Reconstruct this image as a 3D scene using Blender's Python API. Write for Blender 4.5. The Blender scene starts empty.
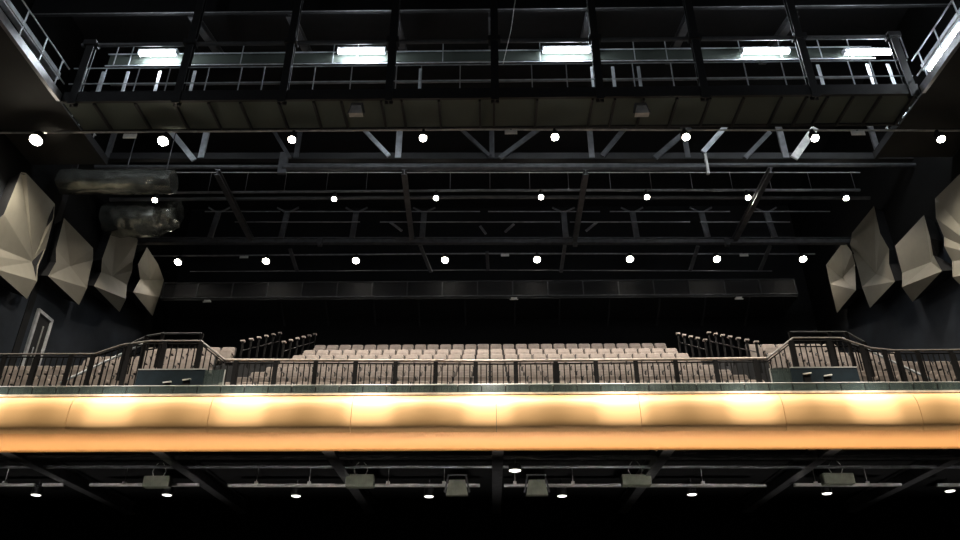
import bpy, math, random
from mathutils import Vector, Matrix
random.seed(7)
R = math.radians
scn = bpy.context.scene
COL = scn.collection

# ------------------------------------------------------------------ camera
F, PITCH, YAW = 760.0, R(29.0), R(0.79)
CAM = Vector((0, 0, 3.0))
fw = Vector((-math.sin(YAW)*math.cos(PITCH), math.cos(YAW)*math.cos(PITCH), math.sin(PITCH)))
rt = Vector((math.cos(YAW), math.sin(YAW), 0))
up = rt.cross(fw)
def ray(px, py): return fw + rt*((px-480)/F) + up*((270-py)/F)
def aY(px, py, Y):
    d = ray(px, py); return CAM + d*(Y/d.y)
def aX(px, py, X):
    d = ray(px, py); return CAM + d*(X/d.x)
def hz(py, Y):            # world height seen at row py in the plane Y on the centre line
    return aY(490, py, Y).z
cd = bpy.data.cameras.new('camera'); cam = bpy.data.objects.new('camera', cd); COL.objects.link(cam)
cam.location = CAM; cam.rotation_euler = (R(90)+PITCH, 0, YAW)
cd.sensor_width = 36; cd.lens = F/960*36; cd.clip_end = 200
scn.camera = cam

# ------------------------------------------------------------------ materials
def mat(name, c, rough=.6, metal=0., var=.25, scale=4., bump=0., emit=None, es=0., stretch=None, spec=None):
    m = bpy.data.materials.new(name); m.use_nodes = True
    nt = m.node_tree; b = nt.nodes['Principled BSDF']
    b.inputs['Roughness'].default_value = rough; b.inputs['Metallic'].default_value = metal
    if spec is not None: b.inputs['Specular IOR Level'].default_value = spec
    tc = nt.nodes.new('ShaderNodeTexCoord'); n = nt.nodes.new('ShaderNodeTexNoise')
    n.inputs['Scale'].default_value = scale; n.inputs['Detail'].default_value = 4
    if stretch:
        mp = nt.nodes.new('ShaderNodeMapping'); mp.inputs['Scale'].default_value = stretch
        nt.links.new(tc.outputs['Object'], mp.inputs['Vector']); nt.links.new(mp.outputs['Vector'], n.inputs['Vector'])
    else: nt.links.new(tc.outputs['Object'], n.inputs['Vector'])
    r = nt.nodes.new('ShaderNodeValToRGB')
    r.color_ramp.elements[0].position = .3; r.color_ramp.elements[1].position = .7
    r.color_ramp.elements[0].color = (*[x*(1-var) for x in c], 1)
    r.color_ramp.elements[1].color = (*[min(1, x*(1+var)) for x in c], 1)
    nt.links.new(n.outputs['Fac'], r.inputs['Fac']); nt.links.new(r.outputs['Color'], b.inputs['Base Color'])
    if bump:
        bp = nt.nodes.new('ShaderNodeBump'); bp.inputs['Strength'].default_value = bump
        nt.links.new(n.outputs['Fac'], bp.inputs['Height']); nt.links.new(bp.outputs['Normal'], b.inputs['Normal'])
    if emit:
        b.inputs['Emission Color'].default_value = (*emit, 1); b.inputs['Emission Strength'].default_value = es
    return m
WX = 16.9          # half width of the hall
M = {}
M['black'] = mat('black_paint', (.012, .012, .013), .7)
M['roof'] = mat('roof_black', (.006, .006, .007), .9)
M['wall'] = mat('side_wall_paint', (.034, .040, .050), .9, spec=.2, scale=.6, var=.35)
def shade_upper_wall(m, zs):       # blue grey wall, its unlit upper part painted in as a fade to black
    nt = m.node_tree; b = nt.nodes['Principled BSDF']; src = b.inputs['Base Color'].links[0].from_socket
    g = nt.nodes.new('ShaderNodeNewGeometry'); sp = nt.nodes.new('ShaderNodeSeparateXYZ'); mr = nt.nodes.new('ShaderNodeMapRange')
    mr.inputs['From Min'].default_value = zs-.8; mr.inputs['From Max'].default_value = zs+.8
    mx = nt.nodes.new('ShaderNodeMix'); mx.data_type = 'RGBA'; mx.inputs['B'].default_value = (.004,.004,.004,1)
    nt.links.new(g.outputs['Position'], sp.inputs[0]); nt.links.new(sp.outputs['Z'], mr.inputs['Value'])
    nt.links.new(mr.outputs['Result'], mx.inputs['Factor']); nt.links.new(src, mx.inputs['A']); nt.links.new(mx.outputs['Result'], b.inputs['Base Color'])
shade_upper_wall(M['wall'], aX(80,280,-WX).z)
M['backwall'] = mat('back_wall_black', (.004, .004, .005), .95)
M['floor'] = mat('dark_carpet', (.02, .018, .018), .9, scale=20)
M['steel'] = mat('dark_steel', (.085, .086, .092), .5, .3)
M['pipe'] = mat('grey_pipe', (.22, .22, .23), .38, .5)
M['pale_steel'] = mat('galvanised_steel', (.55, .58, .61), .45, .3)
M['deck_dark'] = mat('dark_deck_underside', (.022, .022, .02), .85, scale=.8)
M['deck'] = mat('deck_underside', (.062, .076, .064), .8, scale=.5, var=.15)
M['gold'] = mat('gold_paint', (.80, .47, .20), .5, .1, var=.06, scale=.5, stretch=(.6, 1, 3))
M['gold_lip'] = mat('orange_gold_paint', (.76, .37, .125), .5, .1, var=.04, scale=.5, stretch=(.4, 1, 4))
M['cap'] = mat('pale_cap', (.85, .72, .58), .5)
M['seat'] = mat('beige_upholstery', (.44, .37, .325), .85, var=.14, scale=9, bump=.1)
M['seat_b'] = mat('beige_upholstery_cushion', (.42, .35, .305), .85, var=.16, scale=9)
M['seat_d'] = mat('seat_black_plastic', (.015, .013, .013), .5)
M['rail'] = mat('black_rail', (.0035, .003, .003), .65, spec=.15)
M['handrail'] = mat('pale_wood_handrail', (.62, .52, .45), .4, scale=8)
M['side_handrail'] = mat('grey_handrail', (.20, .18, .165), .45, scale=8)  # darker and greyer than the centre handrail
M['panel'] = mat('taupe_panel', (.235, .215, .17), .7, var=.08, scale=1.6)
M['navy'] = mat('navy_panel', (.006, .014, .020), .8, spec=.2)
M['white'] = mat('white_plate', (.75, .74, .70), .6)
M['doorwhite'] = mat('pale_door_frame', (.55, .55, .56), .5)
M['box'] = mat('grey_green_box', (.20, .21, .16), .7)
M['track'] = mat('grey_track', (.46, .45, .43), .5, .3)
M['foil'] = mat('silver_foil', (.36, .37, .33), .26, .8, var=.35, scale=2.6, bump=1.0)
M['lamp'] = mat('lamp_glass', (1, .95, .85), .3, emit=(1, .93, .80), es=40)
M['lamp_hot'] = mat('lamp_glass_hot', (1, .95, .85), .3, emit=(1, .90, .74), es=140)
M['lamp_dim'] = mat('lamp_glass_dim', (1, .95, .9), .3, emit=(1, .95, .88), es=2.2)
M['tube'] = mat('tube_glass', (.95, .97, 1), .3, emit=(.86, .93, 1), es=70)
def glassmat():
    m = bpy.data.materials.new('green_glass'); m.use_nodes = True
    nt = m.node_tree; nt.nodes.clear()
    o = nt.nodes.new('ShaderNodeOutputMaterial'); mx = nt.nodes.new('ShaderNodeMixShader')
    t = nt.nodes.new('ShaderNodeBsdfTransparent'); t.inputs['Color'].default_value = (.62, .74, .70, 1)
    g = nt.nodes.new('ShaderNodeBsdfPrincipled'); g.inputs['Base Color'].default_value = (.085, .11, .105, 1)
    g.inputs['Roughness'].default_value = .12
    n = nt.nodes.new('ShaderNodeTexNoise'); n.inputs['Scale'].default_value = 1.2
    mr = nt.nodes.new('ShaderNodeMapRange'); mr.inputs['To Min'].default_value = .35; mr.inputs['To Max'].default_value = .75
    nt.links.new(n.outputs['Fac'], mr.inputs['Value']); nt.links.new(mr.outputs['Result'], mx.inputs['Fac'])
    nt.links.new(t.outputs[0], mx.inputs[1]); nt.links.new(g.outputs[0], mx.inputs[2]); nt.links.new(mx.outputs[0], o.inputs['Surface'])
    return m
M['glass'] = glassmat()
def meshmat():          # fine black wire mesh with real holes
    m = bpy.data.materials.new('wire_mesh'); m.use_nodes = True
    nt = m.node_tree; nt.nodes.clear()
    o = nt.nodes.new('ShaderNodeOutputMaterial'); mx = nt.nodes.new('ShaderNodeMixShader')
    t = nt.nodes.new('ShaderNodeBsdfTransparent'); g = nt.nodes.new('ShaderNodeBsdfPrincipled')
    g.inputs['Base Color'].default_value = (.05, .05, .055, 1); g.inputs['Roughness'].default_value = .5
    c = nt.nodes.new('ShaderNodeTexNoise'); c.inputs['Scale'].default_value = 2
    nt.links.new(c.outputs['Fac'], mx.inputs['Fac'])
    nt.links.new(t.outputs[0], mx.inputs[1]); nt.links.new(g.outputs[0], mx.inputs[2]); nt.links.new(mx.outputs[0], o.inputs['Surface'])
    return m
M['mesh'] = meshmat()

# ------------------------------------------------------------------ mesh helper
class MB:
    def __init__(s): s.v = []; s.f = []
    def poly(s, pts, faces):
        b = len(s.v); s.v += [Vector(p) for p in pts]; s.f += [tuple(b+i for i in f) for f in faces]; return s
    def box(s, lo, hi):
        x0, y0, z0 = lo; x1, y1, z1 = hi
        return s.poly([(x0,y0,z0),(x1,y0,z0),(x1,y1,z0),(x0,y1,z0),(x0,y0,z1),(x1,y0,z1),(x1,y1,z1),(x0,y1,z1)],
                      [(3,2,1,0),(4,5,6,7),(0,1,5,4),(1,2,6,5),(2,3,7,6),(3,0,4,7)])
    def cbox(s, c, d): return s.box([c[i]-d[i]/2 for i in range(3)], [c[i]+d[i]/2 for i in range(3)])
    def bar(s, p, q, w, h, ref=(0,0,1)):
        p, q = Vector(p), Vector(q); d = (q-p).normalized()
        if tuple(ref) == (1,0,0): w, h = h, w
        ref = Vector(ref)
        if abs(d.dot(ref)) > .98: ref = Vector((0,1,0))
        a = d.cross(ref).normalized()*w/2; b = a.normalized().cross(d)*h/2
        P = [p-a-b,p+a-b,p+a+b,p-a+b,q-a-b,q+a-b,q+a+b,q-a+b]
        return s.poly(P, [(0,1,2,3),(7,6,5,4),(4,5,1,0),(5,6,2,1),(6,7,3,2),(7,4,0,3)])
    def ibeam(s, p, q, w, h, t=.03, ref=(0,0,1)):   # web and two flanges
        p, q = Vector(p), Vector(q); u = Vector(ref); o = u*(h/2-t/2)
        s.bar(p+o, q+o, w, t, ref); s.bar(p-o, q-o, w, t, ref); return s.bar(p, q, t, h-2*t, ref)
    def tube(s, p, q, r, n=10, r2=None, cap=True):
        p, q = Vector(p), Vector(q); d = (q-p).normalized()
        ref = Vector((0,0,1)) if abs(d.z) < .9 else Vector((0,1,0))
        a = d.cross(ref).normalized(); b = d.cross(a); r2 = r if r2 is None else r2
        P = [p+(a*math.cos(2*math.pi*i/n)+b*math.sin(2*math.pi*i/n))*r for i in range(n)]
        P += [q+(a*math.cos(2*math.pi*i/n)+b*math.sin(2*math.pi*i/n))*r2 for i in range(n)]
        f = [(i,(i+1)%n,n+(i+1)%n,n+i) for i in range(n)]
        if cap: f += [tuple(range(n))[::-1], tuple(range(n,2*n))]
        return s.poly(P, f)
    def path(s, pts, r, n=8):
        for i in range(len(pts)-1): s.tube(pts[i], pts[i+1], r, n)
        return s
    def lathe(s, c, prof, n=16, axis=(0,0,1)):
        c = Vector(c); ax = Vector(axis).normalized()
        ref = Vector((1,0,0)) if abs(ax.x) < .9 else Vector((0,1,0))
        a = ax.cross(ref).normalized(); b = ax.cross(a); P = []
        for r, z in prof:
            P += [c+ax*z+(a*math.cos(2*math.pi*i/n)+b*math.sin(2*math.pi*i/n))*max(r, 1e-4) for i in range(n)]
        f = []
        for k in range(len(prof)-1):
            f += [(k*n+i, k*n+(i+1)%n, (k+1)*n+(i+1)%n, (k+1)*n+i) for i in range(n)]
        return s.poly(P, f)
    def extr(s, prof, x0, x1):      # closed (Y,Z) profile extruded along X
        n = len(prof); P = [(x0,y,z) for y,z in prof]+[(x1,y,z) for y,z in prof]
        return s.poly(P, [(i,(i+1)%n,n+(i+1)%n,n+i) for i in range(n)]+[tuple(range(n))[::-1], tuple(range(n,2*n))])
    def build(s, name, m, parent=None, smooth=False, label=None):
        off = Vector((0,0,0)); p = parent
        while p is not None: off += p.location; p = p.parent
        me = bpy.data.meshes.new(name); 
        o = bpy.data.objects.new(name, me); COL.objects.link(o)
        if parent is None and s.v:      # origin at the base centre of the thing
            xs=[v.x for v in s.v]; ys=[v.y for v in s.v]; zs=[v.z for v in s.v]
            off = Vector(((min(xs)+max(xs))/2,(min(ys)+max(ys))/2,min(zs))); o.location = off
        me.from_pydata([v-off for v in s.v], [], s.f); me.update()
        import bmesh
        bm = bmesh.new(); bm.from_mesh(me); bmesh.ops.recalc_face_normals(bm, faces=bm.faces); bm.to_mesh(me); bm.free()
        me.materials.append(M[m] if isinstance(m, str) else m)
        if smooth:
            for pl in me.polygons: pl.use_smooth = True
            try: me.set_sharp_from_angle(angle=R(35))
            except Exception: pass
        if parent is not None: o.parent = parent
        if label: o['label'] = label
        return o
def thing(name, label, cat, loc=(0,0,0), group=None):
    o = bpy.data.objects.new(name, None); COL.objects.link(o); o.location = loc; o.empty_display_size = .2
    o['label'] = label; o['category'] = cat
    if group: o['group'] = group
    return o
def tag(o, label, cat, group=None):
    o['label'] = label; o['category'] = cat
    if group: o['group'] = group
    return o
def struct(mb, name, m):
    o = mb.build(name, m); o['kind'] = 'structure'; return o
ORD = ['zeroth','first','second','third','fourth','fifth','sixth','seventh','eighth','ninth','tenth','eleventh','twelfth','thirteenth','fourteenth','fifteenth']
def copy_tree(o, parent=None):
    c = o.copy(); COL.objects.link(c); c.parent = parent
    for ch in list(o.children): copy_tree(ch, c)
    return c


# ------------------------------------------------------------------ seating rows
CR = [(380,19.5),(375,18.3),(370,17.1),(365,16.0),(359,15.0),(353.5,14.1),(348.5,13.3),(343.5,12.5)]
rows = []
for y, w in CR:
    d = ray(490, y); t = F*.55/w; p = CAM + d*t
    rows.append((p.y, p.z))
SEAT_H = 1.03
floors = [z-SEAT_H for _, z in rows]

# ------------------------------------------------------------------ the setting
struct(MB().box((-WX-.2,-6,-.2),(WX+.2,37,0)), 'floor', 'floor')
struct(MB().box((-WX-.2,-6,27),(WX+.2,37,27.2)), 'ceiling', 'roof')
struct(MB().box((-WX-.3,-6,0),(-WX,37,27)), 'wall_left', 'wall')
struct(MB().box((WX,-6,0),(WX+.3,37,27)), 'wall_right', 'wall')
struct(MB().box((-WX,36,0),(WX,36.3,27)), 'wall_back', 'backwall')
# stepped balcony floor (one solid profile with the soffit)
FT = 9.72           # level of the balcony floor at its front edge
prof = [(19.2, 8.9), (19.2, FT)]
yprev = 0
for i, (Y, z) in enumerate(rows):
    if i == 0: continue
    y0 = Y-.75
    prof += [(y0, prof[-1][1]), (y0, floors[i])]
prof += [(35.95, prof[-1][1]), (35.95, 9.6), (26, 8.9)]
struct(MB().extr(prof, -WX+.01, WX-.01), 'balcony_floor', 'black')
struct(MB().box((-WX+.01,29,0),(WX-.01,29.3,9.2)), 'wall_rear_stalls', 'backwall')
# recessed vertical strip in the wall at the door
a, b = aX(16.5,350,-WX+.03), aX(60,208,-WX+.03)
struct(MB().box((-WX-.0,a.y-.18,a.z-1),(-WX+.03,a.y+.18,b.z+3)), 'trim_1', 'roof')
# door on the wall
dl = aX(38.3,311.7,-WX+.05); dr = aX(50.8,322.8,-WX+.05)
y0, y1, zt = dl.y, dr.y, dl.z; zb = zt-2.5
dr_ = bpy.data.objects.new('door_1', None); COL.objects.link(dr_); dr_.location = (-WX+.05, (y0+y1)/2, zb); dr_['kind'] = 'structure'
fr = MB()
for yy in (y0, y1): fr.box((-WX+.005, yy-.06, zb), (-WX+.1, yy+.06, zt))
fr.box((-WX+.005, y0-.06, zt), (-WX+.1, y1+.06, zt+.12)); fr.build('door_frame', 'doorwhite', dr_)
leaf = MB().box((-WX+.005, y0+.07, zb), (-WX+.05, y1-.07, zt-.01)).build('door_leaf', 'black', dr_)
MB().box((-WX+.055, y1-.42, zb+.5), (-WX+.075, y1-.36, zt-.35)).build('door_edge', 'track', leaf)
MB().tube((-WX+.08, y1-.62, zb+.8), (-WX+.08, y1-.62, zb+1.2), .02).build('door_handle', 'pale_steel', leaf)

# ------------------------------------------------------------------ balcony front
fas = thing('balcony_fascia', 'long curved gold balcony front glowing under pools of light', 'balcony front', (0, 18.9, 8.35))
up_prof = [(19.10,9.80),(19.00,9.775),(18.88,9.68),(18.80,9.52),(18.77,9.34),(18.762,9.18),(18.765,9.04),(18.78,8.92),(18.815,8.82),(18.87,8.755)]
lip_prof = [(18.86,8.755),(18.875,8.72),(19.00,8.40),(19.04,8.37)]
def shell(prof, x0, x1, nx=6):
    mb = MB(); n = len(prof); P = []; f = []
    for i in range(nx+1):
        x = x0+(x1-x0)*i/nx; P += [(x,y,z) for y,z in prof]
    for i in range(nx):
        for j in range(n-1): f.append((i*n+j, i*n+j+1, (i+1)*n+j+1, (i+1)*n+j))
    b = len(P); P += [(x0,19.18,prof[0][1]),(x0,19.18,prof[-1][1]),(x1,19.18,prof[-1][1]),(x1,19.18,prof[0][1])]
    f += [(b,b+1,b+2,b+3), (0,nx*n,b+3,b), (n-1,b+1,b+2,nx*n+n-1), tuple([b]+list(range(n))+[b+1]), tuple([b+3]+[nx*n+k for k in range(n)]+[b+2])]
    return mb.poly(P, f)
seams = [-16.88]+[(sx-492)*20.1/760 for sx in (-60, 81, 219, 357.5, 498, 637, 775, 905, 1045)]+[16.88]
for a, b in zip(seams[:-1], seams[1:]): shell(up_prof, a+.006, b-.006).build('curved_panel', 'gold', fas, True)
shell(lip_prof, -16.88, 16.88, 40).build('lower_lip', 'gold_lip', fas, True, 'plain orange lower lip')
MB().box((-16.88,19.02,9.815),(16.88,19.19,9.87)).build('top_cap', 'cap', fas, False, 'pale cap line along the top edge')
# low glass strip along the front
gl = thing('glass_upstand', 'low strip of green tinted glass panes standing along the gold front', 'glass strip', (0, 19.12, 9.87))
gx = -16.6; k = 0
while gx < 16.5:
    x1 = gx+.63
    MB().box((gx+.012,19.09,9.87),(x1-.012,19.105,10.10)).build('glass_pane', 'glass', gl)
    MB().cbox((x1,19.12,9.97),(.03,.05,.20)).build('clip', 'rail', gl)
    gx = x1
MB().tube((-16.6,19.11,10.12),(16.6,19.11,10.12),.018,8).build('glazing_rail', 'track', gl)

# ------------------------------------------------------------------ railings
RY = 19.42
def rail_thing(label, tops, zbot_fn, posts, nbal, hand='side_handrail', hr=.03):
    cx = sum(p[0] for p in tops)/len(tops); cz = 9.72
    t = thing('balcony_railing', label, 'railing', (cx, RY, cz), 'balcony railings')
    pts = [Vector(p) for p in tops]
    def topz(x):
        for a, b in zip(pts[:-1], pts[1:]):
            if a.x <= x <= b.x: return a.z+(b.z-a.z)*(x-a.x)/max(1e-6, b.x-a.x)
        return pts[0].z if x < pts[0].x else pts[-1].z
    MB().path(pts, hr).build('handrail', hand, t, True)
    MB().path([p-Vector((0,0,.09)) for p in pts], .02, 6).build('upper_rail', 'rail', t)
    lo = [Vector((p.x, RY, zbot_fn(p.x))) for p in pts]
    MB().path(lo, .02, 6).build('bottom_rail', 'rail', t)
    for x in posts:
        MB().bar((x,RY,9.72),(x,RY,topz(x)-.02),.12,.06,(1,0,0)).build('post', 'rail', t)
    x0, x1 = pts[0].x, pts[-1].x
    for i in range(nbal):
        x = x0+(x1-x0)*(i+.5)/nbal
        if min(abs(x-p) for p in posts) < .07: continue
        MB().bar((x,RY,zbot_fn(x)),(x,RY,topz(x)-.09),.028,.022,(1,0,0)).build('baluster', 'rail', t)
    return t
X = lambda px, py=372: aY(px, py, RY).x
Z = lambda px, py: aY(px, py, RY).z
cposts = [X(234.5+40.2*i) for i in range(14)]
rail_thing('long straight black bar railing across the centre of the balcony', [aY(226,360,RY), aY(500,361,RY), aY(766,358.5,RY)],
           lambda x: 9.86, cposts, 98, 'handrail', .042)
lt = [aY(-90,354.5,RY), aY(95,354,RY), aY(122,345,RY), aY(150,341,RY), aY(201,341,RY), aY(225,360,RY)]
rail_thing('black bar railing rising to a raised section on the side with the door', lt,
           lambda x: 10.02 if x < X(110) else 9.86, [X(-34), X(0), X(33), X(67), X(89), X(124), X(159), X(196)], 54)
rtop = [aY(767,358.5,RY), aY(793,338,RY), aY(840,338,RY), aY(870,348,RY), aY(895,350.5,RY), aY(1060,349,RY)]
rail_thing('black bar railing rising to a raised section opposite the door', rtop,
           lambda x: 10.02 if x > X(880) else 9.86, [X(797), X(836), X(868), X(890), X(903), X(923), X(957), X(995)], 54)
# higher back rails behind the raised sections
def guard(label, pts, Y):
    P = [aY(a, b, Y) for a, b in pts]
    t = thing('guard_rail', label, 'railing', (P[0].x, Y, P[0].z-1.1), 'upper guard rails')
    MB().path(P, .03).build('top_rail', 'rail' if 0 else 'steel', t)
    MB().path([p-Vector((0,0,.45)) for p in P], .022, 6).build('middle_rail', 'rail', t)
    for p in P: MB().bar(p, p-Vector((0,0,1.05)), .1, .06, (1,0,0)).build('post', 'rail', t)
guard('thin dark guard rail above the raised railing by the door wall', [(126,346),(147,336),(163,333.5),(202,333.5)], 20.1)
guard('thin dark guard rail above the raised railing opposite the door', [(790,332),(829,332),(846,332),(864,342)], 20.1)
# sloping stair handrails on the sides
def stair_rail(label, p, q, Y0, Y1, n):
    P, Q = aY(*p, Y0), aY(*q, Y1)
    t = thing('stair_handrail', label, 'handrail', (P.x, Y0, P.z-.9), 'sloping stair handrails')
    MB().tube(P, Q, .035).build('rail', 'pale_steel', t)
    for i in range(n):
        s = P.lerp(Q, (i+.5)/n); MB().tube(s, s-Vector((0,0,.8)), .02).build('post', 'rail', t)
stair_rail('pale sloping stair handrail at the end of the railing by the door', (60,383), (147,342), 19.75, 20.6, 3)
stair_rail('pale sloping stair handrail at the railing end opposite the door', (932,380), (842,338), 19.75, 20.6, 3)

# navy boxed parapets at the ends of the central railing
def parapet(label, x0, x1, yt, side):
    Yb = 19.30
    A, B = aY(x0, yt, Yb), aY(x1, yt, Yb)
    t = thing('navy_parapet', label, 'parapet', ((A.x+B.x)/2, Yb+.05, 9.72), 'navy boxed parapets')
    MB().box((A.x,Yb,9.9),(B.x,Yb+.06,A.z)).build('front_panel', 'navy', t)
    MB().box((A.x,Yb-.01,A.z),(B.x,Yb+.08,A.z+.03)).build('top_edge', 'track', t)
    ex = B.x if side > 0 else A.x
    MB().poly([(ex,Yb+.02,9.86),(ex+side*.55,Yb+.02,9.86),(ex+side*.55,Yb+.02,A.z),(ex,Yb+.02,A.z)], [(0,1,2,3)]).build('glass_end', 'glass', t)
    MB().bar((ex+side*.55,Yb+.02,9.86),(ex+side*.55,Yb+.02,A.z),.025,.03,(1,0,0)).build('glass_frame', 'track', t)
    # small white tags on dark stands in front
    for i, u in enumerate((.50, .78) if side > 0 else (.20, .50)):
        x = A.x+(B.x-A.x)*u; z = hz((381.5,379)[i] if side > 0 else (376,378)[i], Yb-.1)
        s = MB().box((x-.09,Yb-.12,9.885),(x+.09,Yb-.06,z)).build('marker_stand', 'rail', t)
        MB().bar((x-.10,Yb-.13,z),(x+.12,Yb-.13,z+.03),.05,.03).build('marker_plate', 'white', s)
    return t
parapet('navy boxed parapet with pale edge at the railing end nearer the door', 138, 205, 370, 1)
parapet('navy boxed parapet with pale edge at the railing end away from the door', 790, 857, 368, -1)

# ------------------------------------------------------------------ seats
def rbox(mb, x0, x1, y0, y1, z0, z1, r, tilt=0, n=4):     # slab with rounded upper corners, leaning back by tilt
    prof = [(x0, z0), (x1, z0)]
    for k in range(n+1):
        a = math.pi/2*k/n; prof.append((x1-r+r*math.cos(a), z1-r+r*math.sin(a)))
    for k in range(n+1):
        a = math.pi/2+math.pi/2*k/n; prof.append((x0+r+r*math.cos(a), z1-r+r*math.sin(a)))
    N = len(prof)
    P = [(x, y0+tilt*(z-z0), z) for x, z in prof]
    cxm, czm = (x0+x1)/2, (z0+z1)/2
    P2 = [(cxm+(x-cxm)*.93, y0-.025+tilt*(z-z0), czm+(z-czm)*.93) for x, z in prof]
    P3 = [(x, y1+tilt*(z-z0), z) for x, z in prof]
    f = [tuple(range(N, 2*N))] + [tuple(range(2*N, 3*N))[::-1]]
    f += [(N+i, N+(i+1)%N, (i+1)%N, i) for i in range(N)] + [(i, (i+1)%N, 2*N+(i+1)%N, 2*N+i) for i in range(N)]
    return mb.poly(P+P2+P3, f)
def make_seat():
    t = thing('theatre_seat', 'x', 'theatre seat', (0,0,0), 'x')
    rbox(MB(), -.238, .238, .14, .22, .34, 1.0, .07, .10).build('backrest', 'seat', t)
    rbox(MB(), -.225, .225, -.02, .10, .36, .80, .06, .06).build('seat_cushion', 'seat_b', t)
    rbox(MB(), -.268, .268, .225, .25, .30, 1.03, .05, .10).build('shade_shell', 'seat_d', t)  # black shell added to draw the shade between seats and rows
    for s in (-1, 1):
        MB().box((s*.262-.012,-.08,.60),(s*.262+.012,.20,.635)).build('armrest', 'seat_d', t)
    MB().box((-.05,.02,.0),(.05,.10,.36)).box((-.2,.0,.0),(.2,.16,.025)).build('pedestal', 'seat_d', t)
    return t
seat0 = make_seat(); used = [False]
def place_seat(x, y, z, rz, label, group, sx=1.0):
    if not used[0]: o = seat0; used[0] = True
    else: o = copy_tree(seat0)
    o.location = (x, y, z); o.rotation_euler = (0, 0, rz); o['label'] = label; o['group'] = group
    return o
NS = [28]*8
RN = ['front','second','third','fourth','fifth','sixth','seventh','back']
def nth(i): return ORD[i] if i < len(ORD) else {16:'sixteenth'}[i]
for r, ((Y, z), n) in enumerate(zip(rows, NS)):
    for i in range(n):
        x = (i-(n-1)/2)*.553
        side = 'door side' if i < n//2 else 'far side'
        k = (n//2-i) if i < n//2 else (i-n//2+1)
        place_seat(x, Y-.2, floors[r], 0, f'beige seat, {nth(k)} from the middle gap toward the {"door wall" if i < n//2 else "opposite wall"}, {RN[r]} row', f'{RN[r]} row of central seats')
# side blocks: four rows each side
SR = [(0, 13, 9.6, 372.0, 20.75), (1, 11, 9.6, 362.5, 22.2), (2, 8, 9.6, 353.5, 23.9), (3, 6, 9.6, 345.0, 25.7)]
SN = ['front','second','third','back']
side_floor = {}
for s in (-1, 1):
    for k, n, x0, yt, Y in SR:
        zt = hz(yt, Y); fz = zt-SEAT_H; side_floor[k] = fz
        for i in range(n):
            x = s*(x0+i*.553)
            place_seat(x, Y-.2, fz, -s*R(0), f'beige side seat, {nth(i+1)} from the aisle, {SN[k]} row of the block {"by the door wall" if s < 0 else "opposite the door"}',
                       f'{SN[k]} row of {"door-side" if s < 0 else "opposite"} side seats')
    sp = [(20.2, 9.73)]
    for k, n, x0, yt, Y in SR: sp += [(Y-.7, sp[-1][1]), (Y-.7, side_floor[k])]
    sp += [(26.7, sp[-1][1]), (26.7, 9.73)]
    xa, xb = sorted((s*8.65, s*(WX-.05)))
    struct(MB().extr(sp, xa, xb), 'side_block_floor', 'black')
# aisle handrails: two lines each side of the centre block
def aisle(label, p0, p1, n, X):
    A, B = aX(*p0, X), aX(*p1, X); Y0 = A.y
    t = thing('aisle_handrail', label, 'handrail', (A.x, Y0, A.z-1), 'aisle handrails')
    for i in range(n):
        p = A.lerp(B, i/(n-1))
        s = MB().bar(p, p-Vector((0,0,1.25)), .07, .07, (1,0,0)).build('post', 'rail', t)
        MB().cbox(p+Vector((0,-.02,.03)), (.15,.14,.05)).build('post_cap', 'handrail', s)
    MB().tube(A-Vector((0,0,.35)), B-Vector((0,0,.35)), .02).build('rail', 'rail', t)
aisle('row of black aisle posts with pale caps, outer line nearer the door', (243,342), (280,334), 6, -9.25)
aisle('row of black aisle posts with pale caps, inner line nearer the door', (284,343), (315,335), 6, -8.0)
aisle('row of black aisle posts with pale caps, inner line away from the door', (705,341), (678,334.6), 5, 8.0)
aisle('row of black aisle posts with pale caps, outer line away from the door', (756,343), (708.6,333.6), 7, 9.25)

# ------------------------------------------------------------------ faceted wall panels
def wall_panel(label, outline, hubs, tip, s):
    X0 = s*(WX-.45)
    pts = []
    outline = [(x, y, o+(.16 if k % 2 else -.12)) for k, (x, y, o) in enumerate(outline)]
    for (x, y, o) in outline:
        pts.append(aX(x, y, s*(WX-.45-o*.5)))
    mb = MB(); n = len(pts); P = list(pts); f = []
    H = []
    for (x, y, o) in hubs:
        H.append(len(P)); P.append(aX(x, y, s*(WX-.45-o*.6)))
    h = H[0]
    if len(H) == 1:
        for i in range(n):
            j = (i+1) % n
            if tip in (i, j): continue
            f.append((h, i, j))
        f.append((h, (tip-1) % n, (tip+1) % n)); f.append(((tip-1) % n, tip, (tip+1) % n))
    # skirt and back
    o = mb.poly(P, f).build('wall_panel', 'panel')
    tag(o, label, 'wall panel', 'faceted wall panels')
    c = sum(pts, Vector())/n
    Q = [p+(c-p).normalized()*.04+Vector((s*.02,0,0)) for p in pts]+[Vector((s*(WX-.02), p.y, p.z))+(c-p).normalized()*.25 for p in pts]
    e = MB().poly(Q, [(i, (i+1) % n, n+(i+1) % n, n+i) for i in range(n)]+[tuple(range(n, 2*n))])
    loc = o.location.copy(); q = e.build('panel_edge', 'roof', o)
    q['label'] = 'black recessed edge'
wall_panel('large folded taupe wall panel above the door, cut by the frame edge',
    [(21,172,.1),(26,173,.1),(55,204,.15),(54,217,.1),(46,248,.0),(38,266,-.1),(37,281,.55),(27,299,.05),(-8,268,.6),(-34,252,.5),(-26,238,.1),(4,214,.1)], [(33,262,-.3)], 7, -1)
wall_panel('folded taupe wall panel second from the door corner with pointed lower tip',
    [(64,218,.1),(93,248,.15),(93,260,.1),(89,277,.1),(87,288,.5),(79,305,.05),(48,276,.6),(56,262,.0),(56,249,.1)], [(70,266,-.3)], 5, -1)
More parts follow.
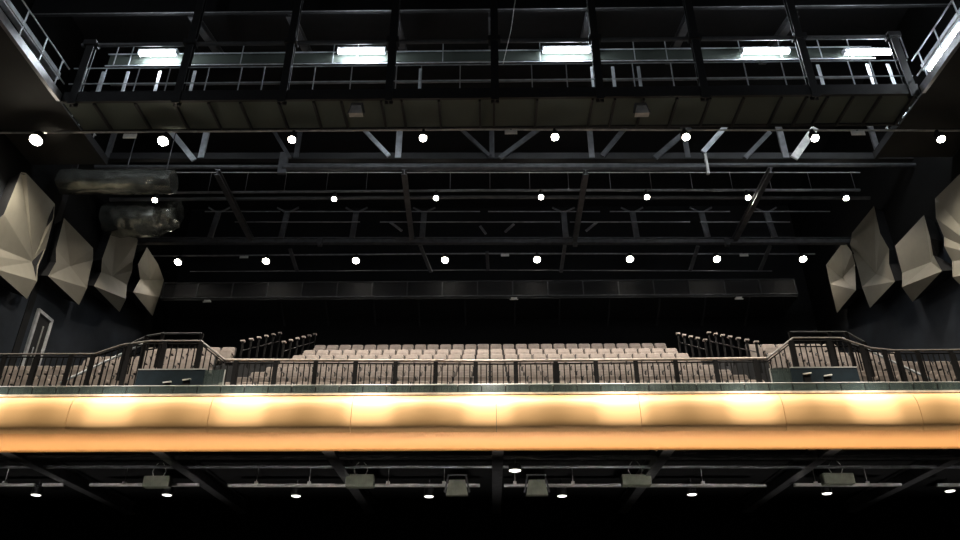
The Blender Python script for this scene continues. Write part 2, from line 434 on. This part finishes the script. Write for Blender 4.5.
wall_panel('folded taupe wall panel below the foil duct',
    [(118,214,.1),(138,240,.15),(133,261,.1),(132,271,.1),(127,285,.1),(126,299,.5),(119.5,312,.05),(94,286,.6),(101,272,.0),(102,259,.1)], [(112,276,-.3)], 6, -1)
wall_panel('dim folded wall panel deepest toward the back wall, on the door side',
    [(147,247,.1),(158,264,.1),(164,280,.1),(159,297,.3),(152.6,316,.05),(133,292,.4),(140,279,.0),(138,264,.1)], [(150,280,-.2)], 4, -1)
wall_panel('dim folded wall panel deepest toward the back wall, opposite the door',
    [(844,241,.1),(852,252,.1),(855,264,.0),(856,290,.4),(837,313,.05),(830,284,.3),(826,265,.1)], [(842,278,-.2)], 4, 1)
wall_panel('tall folded wall panel crossed by a dark beam, opposite the door',
    [(874,206,.1),(880,233,.1),(889,249,.1),(889,264,.0),(895,281.5,.6),(870,308,.05),(862,287,.5),(858,270,.1),(850,244,.1),(852,233,.1)], [(876,274,-.3)], 5, 1)
wall_panel('bright folded wall panel with fan of creases, opposite the door',
    [(924,215,.1),(930,237,.1),(933,255,.0),(942,271,.6),(912.6,302,.05),(902,287,.55),(902,273,.1),(895,246,.1)], [(931,262,-.35)], 4, 1)
wall_panel('folded wall panel cut by the frame edge, opposite the door',
    [(966,168,.1),(990,200,.1),(1000,240,.1),(1010,268,.6),(972,297,.05),(952.6,277,.55),(952,261,.1),(944,246,.1),(944,237,.0),(936,218,.1),(935,198.5,.1)], [(990,258,-.35)], 4, 1)

# ------------------------------------------------------------------ catwalks
ZD = 19.93          # underside of the deck
def lat(px0, px1, py, Y): return aY(px0, py, Y), aY(px1, py, Y)
cw = thing('catwalk', 'wide black lighting catwalk with pale guard rails crossing under the roof', 'catwalk', (0, 19.7, ZD))
MB().box((-14,19.05,ZD+.05),(14.0,20.5,ZD+.10)).build('deck', 'deck', cw, False, 'grey green underside plate')
for px in [105,145,183,216,247,284,318,345,384,404,440,480,494,536,590,612,640,673,705,738,775,800,820,845,872,905]:
    x = aY(px, 115, 19.8).x
    MB().box((x-.035,19.05,ZD-.06),(x+.035,20.5,ZD+.05)).build('deck_rib', 'black', cw)
MB().box((-14.02,18.95,ZD),(14.02,19.05,ZD+.42)).build('front_edge', 'black', cw)
MB().box((-14.02,20.45,ZD),(14.02,20.55,ZD+.3)).build('rear_edge', 'black', cw)
for z in (hz(80,19), hz(64.5,19)): MB().tube((-14,19,z),(14.0,19,z),.022).build('guard_rail', 'pale_steel', cw)
for z in (hz(62,20.5), hz(50.5,20.5)): MB().tube((-14,20.5,z),(14.0,20.5,z),.025).build('rear_rail', 'pale_steel', cw)
MB().tube((-13.5,20.4,hz(81,20.4)),(13.5,20.4,hz(81,20.4)),.05).build('rear_pipe', 'pipe', cw)
MB().box((-14,20.62,hz(60.5,20.62)),(14,20.7,hz(51.5,20.62))).build('rear_beam', 'deck', cw)
for px in [84,104,137,168,207,240,263,314,351,396,421,460,532,567,634,673,747,785,812,853,875,905]:
    x = aY(px, 78, 19).x
    MB().bar((x,19,ZD+.4),(x,19,hz(64.5,19)),.035,.02,(1,0,0)).build('rail_post', 'pale_steel', cw)
for px in [101,126,158,193,393,420,593,614,640,822,872,893]:
    x = aY(px, 80, 20.3).x
    MB().bar((x,20.3,ZD+.2),(x,20.3,hz(68,20.3)),.11,.03,(1,0,0)).build('flat_post', 'pale_steel', cw)
for px in [118,133,243,334,358,443,540,595,634,666,740,780,806,820,850,905]:
    x = aY(px, 50, 20.5).x
    MB().bar((x,20.5,hz(62,20.5)),(x,20.5,hz(41,20.5)),.03,.03,(1,0,0)).build('drop_rod', 'pale_steel', cw)
MB().tube((-14,19,hz(41,19)),(14.0,19,hz(41,19)),.075).build('head_beam', 'steel', cw)
for px in [75,178,283,389,495,600,705,815,922]:
    x = max(-13.8, min(13.8, aY(px, 95, 19).x)); zt = hz(41,19)+.1 if px in (75,922) else 26.9
    MB().ibeam((x,19.02,ZD-.1),(x,19.02,zt),.26,.2,.04,(0,1,0)).build('hanger', 'black', cw)
    MB().cbox((x,18.98,hz(41,19)),(.42,.3,.2)).build('hanger_bracket', 'black', cw)
# side catwalks
for s, lab in ((-1, 'side catwalk above the door wall, meeting the cross catwalk in the corner'), (1, 'side catwalk opposite the door wall with a long lit fluorescent tube')):
    t = thing('side_catwalk', lab, 'catwalk', (s*15.3, 17, ZD))
    xi = s*14.1; xo = s*16.85
    a, b = sorted((xi, xo))
    MB().box((a,8,ZD+.05),(b,22.4,ZD+.12)).build('deck', 'deck_dark', t)
    MB().box((xi-.06,8,ZD),(xi+.06,18.93,ZD+.3)).build('edge_beam', 'pipe', t)
    MB().box((xi-.06,20.6,ZD),(xi+.06,22.4,ZD+.3)).build('edge_beam', 'black', t)
    for dz in (.75, 1.4): MB().tube((xi,8,ZD+dz),(xi,18.93,ZD+dz),.025).build('guard_rail', 'pale_steel', t)
    for y in (10,11.3,12.6,13.9,15.2,16.4,17.5,18.5): MB().bar((xi,y,ZD+.3),(xi,y,ZD+1.4),.035,.035).build('rail_post', 'pale_steel', t)
    for dz in (.75, 1.4): MB().tube((s*14.8,20.6,ZD+dz),(s*14.8,22.4,ZD+dz),.025).build('rear_rail', 'pale_steel', t)
    for y in (20.8,21.3,21.8,22.3): MB().bar((s*14.8,y,ZD+.1),(s*14.8,y,ZD+1.4),.035,.035).build('rear_post', 'pale_steel', t)
    MB().box((s*16.0-.1,8,ZD+2.9),(s*16.0+.1,21,ZD+3.2)).build('tray', 'pale_steel', t)
# fluorescent lights
def fluo(label, c, d, L):
    c = Vector(c); d = Vector(d).normalized()
    t = thing('fluorescent_light', label, 'fluorescent light', c, 'catwalk fluorescent lights')
    MB().bar(c-d*(L/2+.06)+Vector((0,.03,.12)), c+d*(L/2+.06)+Vector((0,.03,.12)), .22, .08).build('housing', 'pale_steel', t)
    MB().tube(c-d*L/2, c+d*L/2, .09, 12).build('tube', 'tube', t, True)
    for s in (-1, 1): MB().cbox(c+d*s*(L/2+.03)+Vector((0,0,.04)), (.05,.2,.2)).build('end_cap', 'pale_steel', t)
FL = [(158,53.5,34),(361.5,51.5,43),(566.5,50.5,43),(766,51.5,42),(868,52.5,42)]
for i, (px, py, w) in enumerate(FL):
    p = aY(px, py, 20.25); L = w*29/760
    fluo(f'glowing fluorescent tube over the cross catwalk, {["nearest the door wall","second along from the door wall","in the middle","fourth along from the door wall","last before the corner opposite the door"][i]}', p, (1,0,0), L)
p = aX(946,48,15.2); fluo('glowing fluorescent tube running along the side catwalk', p, (0,1,0), 2.0)
# small floodlights under the deck
def trap_light(name, label, cat, p, w0, w1, h, mtl, group):
    t = thing(name, label, cat, p, group)
    d = .2; x, y, z = p
    P = [(x-w1/2,y-d/2,z),(x+w1/2,y-d/2,z),(x+w1/2,y+d/2,z),(x-w1/2,y+d/2,z),(x-w0/2,y-d/2,z+h),(x+w0/2,y-d/2,z+h),(x+w0/2,y+d/2,z+h),(x-w0/2,y+d/2,z+h)]
    MB().poly(P, [(3,2,1,0),(4,5,6,7),(0,1,5,4),(1,2,6,5),(2,3,7,6),(3,0,4,7)]).build('housing', mtl, t)
    MB().poly([(x-w1*.42,y-d/2-.005,z+h*.08),(x+w1*.42,y-d/2-.005,z+h*.08),(x+w0*.42,y-d/2-.005,z+h*.9),(x-w0*.42,y-d/2-.005,z+h*.9)], [(0,1,2,3)]).build('front_grille', mtl, t)
    for s in (-1, 1): MB().bar((x+s*(w1/2+.04),y,z+h*.2),(x+s*(w0/2+.02),y,z+h+.15),.05,.03,(0,1,0)).build('yoke_arm', 'steel', t)
    MB().bar((x-w0/2-.05,y,z+h+.15),(x+w0/2+.05,y,z+h+.15),.05,.04).build('yoke_bar', 'steel', t)
    return t
for px, lab in ((356,'small trapezoid floodlight under the cross catwalk, nearer the door'), (642,'small trapezoid floodlight under the cross catwalk, farther from the door')):
    p = aY(px, 115, 19.15); trap_light('floodlight', lab, 'floodlight', p, .3, .45, .32, 'track', 'floodlights under the catwalk')

# ------------------------------------------------------------------ lamp rows
def pipe_thing(name, label, cat, pts, r, m='pipe'):
    o = MB().path([Vector(p) for p in pts], r, 10).build(name, m, None, True); tag(o, label, cat); return o
def make_lamp(label, p, r, m, group, drop):
    t = thing('ceiling_lamp', label, 'ceiling lamp', p, group)
    d = (CAM+Vector((0,8,-3))-p).normalized()*.0+Vector((0,-.5,-1)).normalized()
    MB().lathe(p-d*.02, [(r*.3,-.32),(r*1.02,-.26),(r*1.12,0),(r*1.12,.03),(r,.03)], 14, d).build('housing', 'black', t, True)
    MB().lathe(p-d*.02, [(r,.0),(r*.96,.05),(r*.7,.10),(r*.35,.125),(0,.13)], 14, d).build('lens', m, t, True)
    MB().tube(p+Vector((0,.1,.25)), p+Vector((0,.1,.25+drop)), .02).build('stem', 'black', t)
    MB().cbox(p+Vector((0,.1,.25+drop)), (.08,.14,.1)).build('clamp', 'black', t)
    return t
R1 = [(36,140),(163,141),(292,139.5),(423,138),(555,137),(686,137),(815,138),(941,139)]
R2 = [(155,200),(334,199),(436,198),(541,197),(647,197),(748,197.5),(846,198)]
R3 = [(178,262),(266,261),(356,260.5),(445,260),(537,259.5),(630,259),(717,259),(803,259)]
RU = [(36,495),(167,495),(296,496),(429,496.5),(562,496),(692,494.5),(827,493.5),(950,491)]
Y1, Y2, Y3 = 20.15, 26.4, 32.3
pipe_thing('lighting_pipe', 'thin pale pipe along the rear edge of the catwalk carrying the brightest lamps', 'pipe',
           [aY(-20,133,Y1), aY(480,129.5,Y1), aY(960,130.5,Y1)], .035, 'track')
def row_word(i, n): return ORD[i+1]
L1 = [make_lamp(f'round lamp in the top lamp row under the catwalk, {row_word(i,8)} from the door wall', aY(x,y,Y1-.2), (.20 if i == 0 else .17 if i == 1 else .125), 'lamp_hot' if i < 2 else 'lamp', 'top row of ceiling lamps', .12) for i,(x,y) in enumerate(R1)]
L2 = [make_lamp(f'round ceiling lamp in the middle lamp row, {row_word(i,7)} counting from the door wall', aY(x,y,Y2-.25), .11, 'lamp', 'middle row of ceiling lamps', .1) for i,(x,y) in enumerate(R2)]
L3 = [make_lamp(f'round lamp in the row before the rear gallery, {row_word(i,8)} from the door wall', aY(x,y,Y3), .17, 'lamp', 'rear row of ceiling lamps', .1) for i,(x,y) in enumerate(R3)]
def plate(label, px, py, Y, w, h):
    p = aY(px,py,Y); t = thing('pipe_plate', label, 'plate', p, 'pale plates clipped to pipes')
    MB().cbox(p, (w,.03,h)).build('plate', 'white', t); MB().cbox(p+Vector((0,.03,h/2)), (.06,.08,.08)).build('clip', 'black', t)
plate('small pale plate clipped to the catwalk pipe near the door-side lamps', 130,136,Y1-.1,.45,.18)
plate('small pale plate clipped to the catwalk pipe in the middle', 511,132,Y1-.1,.42,.17)
plate('small pale plate clipped to the catwalk pipe opposite the door', 858,133,Y1-.1,.45,.17)
plate('small pale plate on the rear pipe in the middle', 505,255,Y3-.02,.4,.14)
plate('small pale plate on the rear pipe opposite the door', 744,255,Y3-.02,.42,.14)
plate('small pale plate on the rear pipe by the door', 244,257,Y3-.02,.42,.12)

# main truss with thick bottom chord behind the first lamp row
YT = 24.5
tr = thing('roof_truss', 'deep roof truss with thick dark tube chord and pale lit web bars', 'truss', (0, YT, hz(168,YT)))
MB().tube(*lat(283,705,167,YT), .16).build('bottom_chord', 'steel', tr, True)
MB().tube(*lat(95,283,167,YT+.05), .09).build('bottom_chord', 'steel', tr, True)
MB().tube(*lat(705,985,165,YT+.05), .09).build('bottom_chord', 'steel', tr, True)
MB().bar(*lat(100,985,157.5,YT+.1), .25, .3).build('middle_chord', 'black', tr)
MB().tube(*lat(130,920,155,YT), .02).build('lit_top_edge', 'track', tr)  # pale tube standing in for light on the chord's top edge
MB().tube(*lat(130,860,172.5,YT), .02).build('lower_cable', 'track', tr)
MB().bar(aY(60,95,YT), aY(930,95,YT), .3, .3).build('top_chord', 'black', tr)
for px, m, w in ((201,'pale_steel',.24),(398,'pale_steel',.24),(592,'pipe',.22),(688,'steel',.2),(492,'steel',.2),(296,'steel',.2),(786,'pipe',.25),(880,'pipe',.2),(107,'pipe',.2)):
    a = aY(px,158,YT); MB().bar(a,a+Vector((0,0,3)),w,.1,(1,0,0)).build('web_post', m, tr)
for a, b, m, w in (((165,124),(194,160),'pale_steel',.22),((355,120),(389,156),'pale_steel',.17),((733,118),(703,152),'pale_steel',.2),((815,128),(794,158),'white',.3),
                   ((540,128),(500,158),'steel',.2),((625,128),(602,156),'steel',.2),((272,128),(290,158),'steel',.15),((460,128),(490,156),'steel',.15),((690,128),(655,158),'steel',.22),((770,132),(745,158),'steel',.18)):
    MB().bar(aY(*a,YT-.1),aY(*b,YT-.1),w,.08,(0,1,0)).build('web_diagonal', m, tr)
for px in (282,708):
    a = aY(px,172,YT); MB().bar(a-Vector((0,.0,.1)),a+Vector((0,0,.95)),.34 if px < 400 else .1,.14,(1,0,0)).build('splice_clamp', 'steel' if px < 400 else 'track', tr)
# second bar with hanging rods
b2 = thing('lighting_bar', 'long dark double lighting bar hung on thin rods carrying the middle lamps', 'lighting bar', (0, Y2, hz(190,Y2)))
MB().path([aY(108,193.2,Y2+.1),aY(480,190.3,Y2+.1),aY(860,190,Y2+.1)], .06).build('upper_tube', 'pipe', b2, True)
MB().path([aY(110,199.5,Y2+.2),aY(480,197,Y2+.2),aY(870,198,Y2+.2)], .08).build('lower_tube', 'steel', b2, True)
for px in (245,284,326,366,403,450,490,530,569,611,652,693,733,772,812,856,208): 
    a = aY(px,191,Y2+.1); MB().tube(a,a+Vector((0,0,1.0)),.014,6).build('rod', 'pipe', b2)
# longitudinal beams between the truss and the rear beam
YR = 30.2
for i, (a, b) in enumerate((((217,172),(251,239)),((404,172),(412,239)),((586,172),(575,239)),((771,170),(735,239)))):
    o = MB().ibeam(aY(*a,YT-.6), aY(*b,YR-.6), .2, .26).build('ceiling_joist', 'steel')
    tag(o, f'dark ceiling joist running back from the truss, {ORD[i+1]} counting from the door wall', 'joist', 'ceiling joists')
rb = thing('rear_beam', 'long grey beam across the ceiling below the rear thin pipes', 'beam', (0, YR, hz(241,YR)))
MB().ibeam(*lat(108,888,241,YR), .22, .3, .05).build('beam', 'steel', rb)
for px in (320,727,575): MB().cbox(aY(px,242,YR-.1), (.2,.2,.4)).build('beam_clamp', 'steel', rb)
rt_ = thing('rear_truss', 'dim rear truss with two thin chords and short forked posts', 'truss', (0, 29, hz(222,29)))
for py, seg in ((211.5,((285,480),(488,600),(610,730),(745,830),(205,280))), (222,((235,360),(380,480),(480,560),(570,690),(700,790)))):
    for a, b in seg: MB().tube(*lat(a,b,py,28.7), .028).build('chord', 'pipe', rt_)
for px in (281,352,422,566,637,708,775,210):
    a = aY(px,238,28.9); b = aY(px-(px-490)*.03,213,28.9); MB().bar(a,b,.24,.1,(0,1,0)).build('post', 'steel', rt_)
    for s in (-1,1): MB().bar(b,b+Vector((s*.5,0,.3)),.07,.05,(0,1,0)).build('fork', 'steel', rt_)
for a, b in (((390,222),(402,231)),((597,222),(586,231)),((480,226),(486,234)),((505,232),(514,224))): MB().bar(aY(*a,28.7),aY(*b,28.7),.1,.05,(0,1,0)).build('diagonal', 'pipe', rt_)
pipe_thing('lighting_pipe', 'thin grey pipe carrying the rear lamps before the gallery', 'pipe', [aY(150,256,Y3+.1), aY(480,253.5,Y3+.1), aY(815,254,Y3+.1)], .04)
pipe_thing('cable_pipe', 'thin dim pipe below the rear lamps just above the gallery', 'pipe', [aY(190,271.5,33), aY(480,270,33), aY(772,271,33)], .022)
jo = [(290,249,297,271),(420,245,431,272),(487,252,488,270),(565,245,561,272),(698,246,690,271),(770,246,760,270)]
for i, (a,b,c,d) in enumerate(jo):
    o = MB().bar(aY(a,b,31.5), aY(c,d,32.85), .16, .1).build('hanger_strut', 'steel')
    tag(o, f'short dark strut behind the rear beam near x-{["second","fourth","middle","fifth","seventh","eighth"][i]} rear lamp'.replace('x-',''), 'strut', 'rear ceiling struts')
# rear gallery
G0 = 33.6
gz0, gz1 = hz(296,G0), hz(281,G0); gxa, gxb = aY(163,288,G0).x, aY(796,288,G0).x
ga = thing('rear_gallery', 'dim mesh-fronted technical gallery hung across the back wall', 'gallery', ((gxa+gxb)/2, G0, gz0-.2))
MB().box((gxa,G0,gz0-.15),(gxb,35.9,gz0)).build('gallery_floor', 'black', ga)
MB().tube((gxa,G0,gz1),(gxb,G0,gz1),.03).build('top_rail', 'steel', ga)
MB().tube((gxa,G0-.02,gz0),(gxb,G0-.02,gz0),.03).build('bottom_rail', 'pipe', ga)
MB().poly([(gxa,G0+.03,gz0),(gxb,G0+.03,gz0),(gxb,G0+.03,gz1),(gxa,G0+.03,gz1)],[(0,1,2,3)]).build('mesh_screen', 'mesh', ga)
for i in range(19):
    x = gxa+(gxb-gxa)*i/18; MB().bar((x,G0,gz0),(x,G0,gz1),.06,.05).build('post', 'steel', ga)
for px in (280,325,373,418,465,515,560,610,660,706,750):
    a = aY(px,297,G0); MB().bar(a,a+Vector((0,1.4,-.9)),.08,.08).build('bracket', 'black', ga)
for px, py, lab in ((514,299.5,'tiny pale light strip under the gallery in the middle'), (739,299,'tiny pale light strip under the gallery opposite the door'), (207,302,'tiny pale light strip under the gallery on the door side')):
    p = aY(px,py,G0-.14); o = MB().cbox(p,(.42,.05,.05)).cbox(p+Vector((0,0,.06)),(.3,.1,.08)).build('light_strip','white'); tag(o, lab, 'light strip', 'gallery light strips')

# roof level beams
for i, (py, Y, h) in enumerate(((9.5, 19.6, .9), (30, 25.5, .5))):
    z = hz(py, Y); o = MB().box((-16.8,Y,z),(16.8,Y+.12,z+h)).build('roof_beam', 'roof')
    if i == 0: MB().tube((-16.8,Y-.02,z),(16.8,Y-.02,z),.02,6).build('lit_lower_edge','pipe',o)  # paler tube added as the light caught along the beam's bottom
    tag(o, ['black roof beam across the very top of the picture','dark roof beam behind the catwalk head rail'][i], 'roof beam', 'cross roof beams')
for i, px in enumerate((192,290,395,492,590,690,795)):
    a = aY(px,14,19.9); b = aY(px+(492-px)*.11,62,23.5)
    o = MB().ibeam(a,b,.28,.3,.05).build('roof_joist','steel'); tag(o, f'dark sloping roof joist above the catwalk, {ORD[i+1]} counting from the door wall', 'roof joist', 'roof joists')
o = MB().path([aY(515.5,-2,18.6),aY(511,30,18.7),aY(503,64,18.9)],.012,6).build('hanging_cable','white'); tag(o,'thin pale cable hanging down to the catwalk rail','cable')

# ------------------------------------------------------------------ foil wrapped duct in the corner
t = thing('foil_duct', 'crumpled silver foil-wrapped duct hung in the ceiling corner above the door wall', 'duct', aY(118,232,25.5))
def crumple(mb, amp, seed):
    rnd = random.Random(seed)
    for v in mb.v: v += Vector((rnd.uniform(-amp,amp), rnd.uniform(-amp,amp), rnd.uniform(-amp,amp)))
    return mb
def ductmesh(pts, radii, n=26):
    P2, r2 = [], []
    for k in range(len(pts)-1):
        for u in (0, .5): P2.append(pts[k].lerp(pts[k+1], u)); r2.append(radii[k]*(1-u)+radii[k+1]*u)
    pts, radii = P2+[pts[-1]], r2+[radii[-1]]
    mb = MB(); P = []; f = []
    for (p, r) in zip(pts, radii):
        P += [p+Vector((0, math.cos(2*math.pi*i/n)*r, math.sin(2*math.pi*i/n)*r)) for i in range(n)]
    for k in range(len(pts)-1): f += [(k*n+i,k*n+(i+1)%n,(k+1)*n+(i+1)%n,(k+1)*n+i) for i in range(n)]
    f += [tuple(range(n))[::-1], tuple(range((len(pts)-1)*n, len(pts)*n))]
    return mb.poly(P, f)
A, B = aY(62,182,23.75), aY(174,182,23.75)
crumple(ductmesh([A.lerp(B,k/9) for k in range(10)], [.47,.48,.47,.48,.47,.48,.47,.46,.46,.45]), .035, 2).build('upper_duct','foil',t,True)
A, B = aY(107,219,27.6), aY(160,219,27.7)
crumple(ductmesh([A.lerp(B,k/6) for k in range(7)], [.70,.76,.80,.79,.80,.78,.74]), .05, 3).build('lower_duct','foil',t,True)
A, B = aY(160,219,27.7), aY(180,211,27.7)
crumple(ductmesh([A.lerp(B,k/4) for k in range(5)], [.74,.66,.70,.70,.46]), .05, 4).build('foil_collar','foil',t,True,'warm reflecting foil collar')
for px in (75,125,165):
    a = aY(px,176,23.75); MB().tube(a,a+Vector((0,0,3)),.02).build('hanger_rod','steel',t)

# ------------------------------------------------------------------ under the balcony
for i, px in enumerate((0,154,326,498,671,840,985)):
    a = aY(px,451.5,19.35); x = a.x
    o = MB().ibeam((x,19.25,8.66),(x,27.5,8.66),.30,.40,.05).build('soffit_beam','pipe')
    tag(o, f'dark steel beam running back under the balcony, {ORD[i+1]} counting from the door side', 'beam', 'beams under the balcony')
for i, (py, Y, r) in enumerate(((457.5,20.4,.06),(467,21.4,.045))):
    o = MB().tube(*lat(-40,1000,py,Y),r).build('sprinkler_pipe','pipe',None,True)
    tag(o, ['dim pipe running just behind the gold front','second dim pipe farther back under the balcony'][i], 'pipe', 'pipes under the balcony')
YK = 22.9
tk = thing('lighting_track', 'pale grey lighting track in broken lengths hung under the balcony', 'track', (0,YK,hz(486,YK)))
for a, b in ((-30,35),(43,63),(90,113),(113,199),(228,480),(504,655),(655,766),(794,822),(822,901),(937,962)):
    s = MB().bar(*lat(a,b,485.5 if 200 < a < 700 else 485,YK),.10,.085).build('track_length','track',tk)
for px in (4,124,256,309,388,444,515,573,703,816,868): 
    a = aY(px,485,YK); s = MB().tube(a,(a.x,a.y,8.92),.012,6).build('hanging_rod','track',tk); MB().cbox(a+Vector((0,0,.06)),(.1,.1,.08)).build('rod_clamp','track',s)
for i, (x,y) in enumerate(RU):
    p = aY(x,y,24.4)
    t = thing('downlight', f'small lit disc downlight under the balcony, {ORD[i+1]} counting from the door side', 'downlight', p, 'downlights under the balcony')
    MB().lathe(p,[(.05,.30),(.15,.26),(.165,0),(.15,-.0)],16).build('housing','black',t,True)
    MB().lathe(p-Vector((0,0,.012)),[(0,-.01),(.12,-.008),(.145,.005),(.145,.02)],16).build('lens','lamp_dim',t,True)
    MB().tube(p+Vector((0,0,.28)),(p.x,p.y,8.9),.02).build('stem','black',t)
p = aY(515,470.5,20.9); t = thing('downlight','single lit disc downlight beside the middle beam, in front of the others','downlight',p,'downlights under the balcony')
MB().lathe(p,[(.05,.2),(.17,.17),(.18,0),(.16,0)],16).build('housing','black',t,True)
MB().lathe(p-Vector((0,0,.01)),[(0,-.012),(.14,-.008),(.165,.005),(.165,.02)],16).build('lens','lamp_dim',t,True)
MB().tube(p+Vector((0,0,.18)),(p.x,p.y,8.9),.02).build('stem','black',t)
YB = 22.2
for i, (x0,x1,y0,y1) in enumerate(((141.5,170,475.5,486.5),(345,374,474,486.5),(622.5,651,474,485),(825,853.5,472.5,483.5))):
    a, b = aY(x0,y1,YB), aY(x1,y0,YB)
    t = thing('hanging_box', f'flat grey green box on looped cables under the balcony, {ORD[i+1]} from door side', 'hanging box', ((a.x+b.x)/2,YB,a.z), 'grey green boxes under the balcony')
    o = MB().box((a.x,YB,a.z),(b.x,YB+.28,b.z)).build('case','box',t)
    bv = o.modifiers.new('bevel','BEVEL'); bv.width = .02
    MB().box((a.x+.05,YB-.012,a.z+.05),(b.x-.05,YB,b.z-.05)).build('front_grille','box',t)
    for s in (-1,1):
        c = Vector(((a.x+b.x)/2+s*.14,YB+.1,b.z)); MB().path([c, c+Vector((s*.06,0,.14)), c+Vector((s*.01,0,.28)), Vector((c.x-s*.08,c.y,8.92))],.014,6).build('cable','track',t)
for i, px in enumerate((457,537)):
    p = aY(px,495.5,21.8); p.y = 21.8
    trap_light('loudspeaker', f'grey green trapezoid loudspeaker hung under the balcony, {["door side","far side"][i]} of the middle beam', 'loudspeaker', p, .46, .62, .42, 'box', 'trapezoid loudspeakers')

# ------------------------------------------------------------------ lights
def spot(loc, tgt, e, c, size, blend=.6, rad=.1):
    l = bpy.data.lights.new('spot','SPOT'); l.energy = e; l.color = c; l.spot_size = R(size); l.spot_blend = blend; l.shadow_soft_size = rad
    o = bpy.data.objects.new('spot_light', l); COL.objects.link(o); o.location = loc
    o.rotation_euler = (Vector(tgt)-Vector(loc)).to_track_quat('-Z','Y').to_euler(); return o
def area(loc, tgt, e, c, sx, sy, spread=180):
    l = bpy.data.lights.new('area','AREA'); l.shape = 'RECTANGLE'; l.size = sx; l.size_y = sy; l.energy = e; l.color = c; l.spread = R(spread)
    o = bpy.data.objects.new('area_light', l); COL.objects.link(o); o.location = loc
    o.rotation_euler = (Vector(tgt)-Vector(loc)).to_track_quat('-Z','Y').to_euler(); return o
# pools on the gold front, from front-of-house lamps above the stage
for px in (-10,120,250,374,490,620,745,862,985):
    x = (px-492)*20.1/760
    spot((x,14.6,21.3), (x,18.8,9.25), 9000, (1,.94,.86), 15, 1.0)
    spot((x,14.0,20.6), (x,18.8,9.42), 16000, (1,.95,.93), 7.5, 1.0)
area((0,14.6,21.5), (0,18.85,9.2), 600, (1,.91,.76), 34, .3, 26)  # added unseen strip for even light between the pools
area((0,8,2.0), (0,18.95,8.42), 84, (1,.88,.74), 34, .3, 4.2)  # added low strip in place of floor bounce on the lip
area((0,7,1.2), (0,22.6,8.35), 50, (1,.96,.9), 34, .2, 8)  # added unseen strip to brighten the equipment under the balcony
# lamp rows
for i, (x, y) in enumerate(R1):
    p = aY(x,y,Y1)+Vector((0,-.15,-.35)); e = (900,700,400,400,400,400,500,800)[i]
    spot(p, p+Vector((0,.6,-3)), e, (1,.92,.78), 150, .5)
for (x, y) in R2:
    p = aY(x,y,Y2)+Vector((0,-.15,-.35)); spot(p, p+Vector((0,.0,-3)), 300 if x < 200 or x > 800 else 1500, (1,.90,.79), 104, .6)
for (x, y) in R3:
    p = aY(x,y,Y3)+Vector((0,-.15,-.35)); spot(p, p+Vector((0,-.6,-3)), 150 if x < 200 or x > 800 else 800, (1,.90,.79), 100, .6)
for px, py, ww in FL:
    p = aY(px,py,20.1); l = bpy.data.lights.new('tube_light','POINT'); l.energy = 120; l.color = (.86,.93,1); l.shadow_soft_size = .3
    o = bpy.data.objects.new('tube_light', l); COL.objects.link(o); o.location = p-Vector((0,.25,.3))
# added unseen fill spots brightening the seats and the roof steel
for x in (-8,0,8):
    spot((x,2,17), (x*.9,27,12.5), 900, (1,.92,.82), 34, 1.0, .3)
    spot((x,0,9), (x*1.1,27,22), 700, (.95,.97,1), 44, 1.0, .3)
for s in (-1,1):
    l = bpy.data.lights.new('tube_light','POINT'); l.energy = 130; l.color = (.86,.93,1); l.shadow_soft_size = .3
    o = bpy.data.objects.new('tube_light', l); COL.objects.link(o); o.location = (s*15,13.5,ZD+2.2)
w = bpy.data.worlds.new('world'); scn.world = w; w.use_nodes = True
w.node_tree.nodes['Background'].inputs['Color'].default_value = (.5,.55,.65,1); w.node_tree.nodes['Background'].inputs['Strength'].default_value = .003
scn.view_settings.view_transform = 'Standard'; scn.view_settings.look = 'None'
scn.cycles.max_bounces = 6
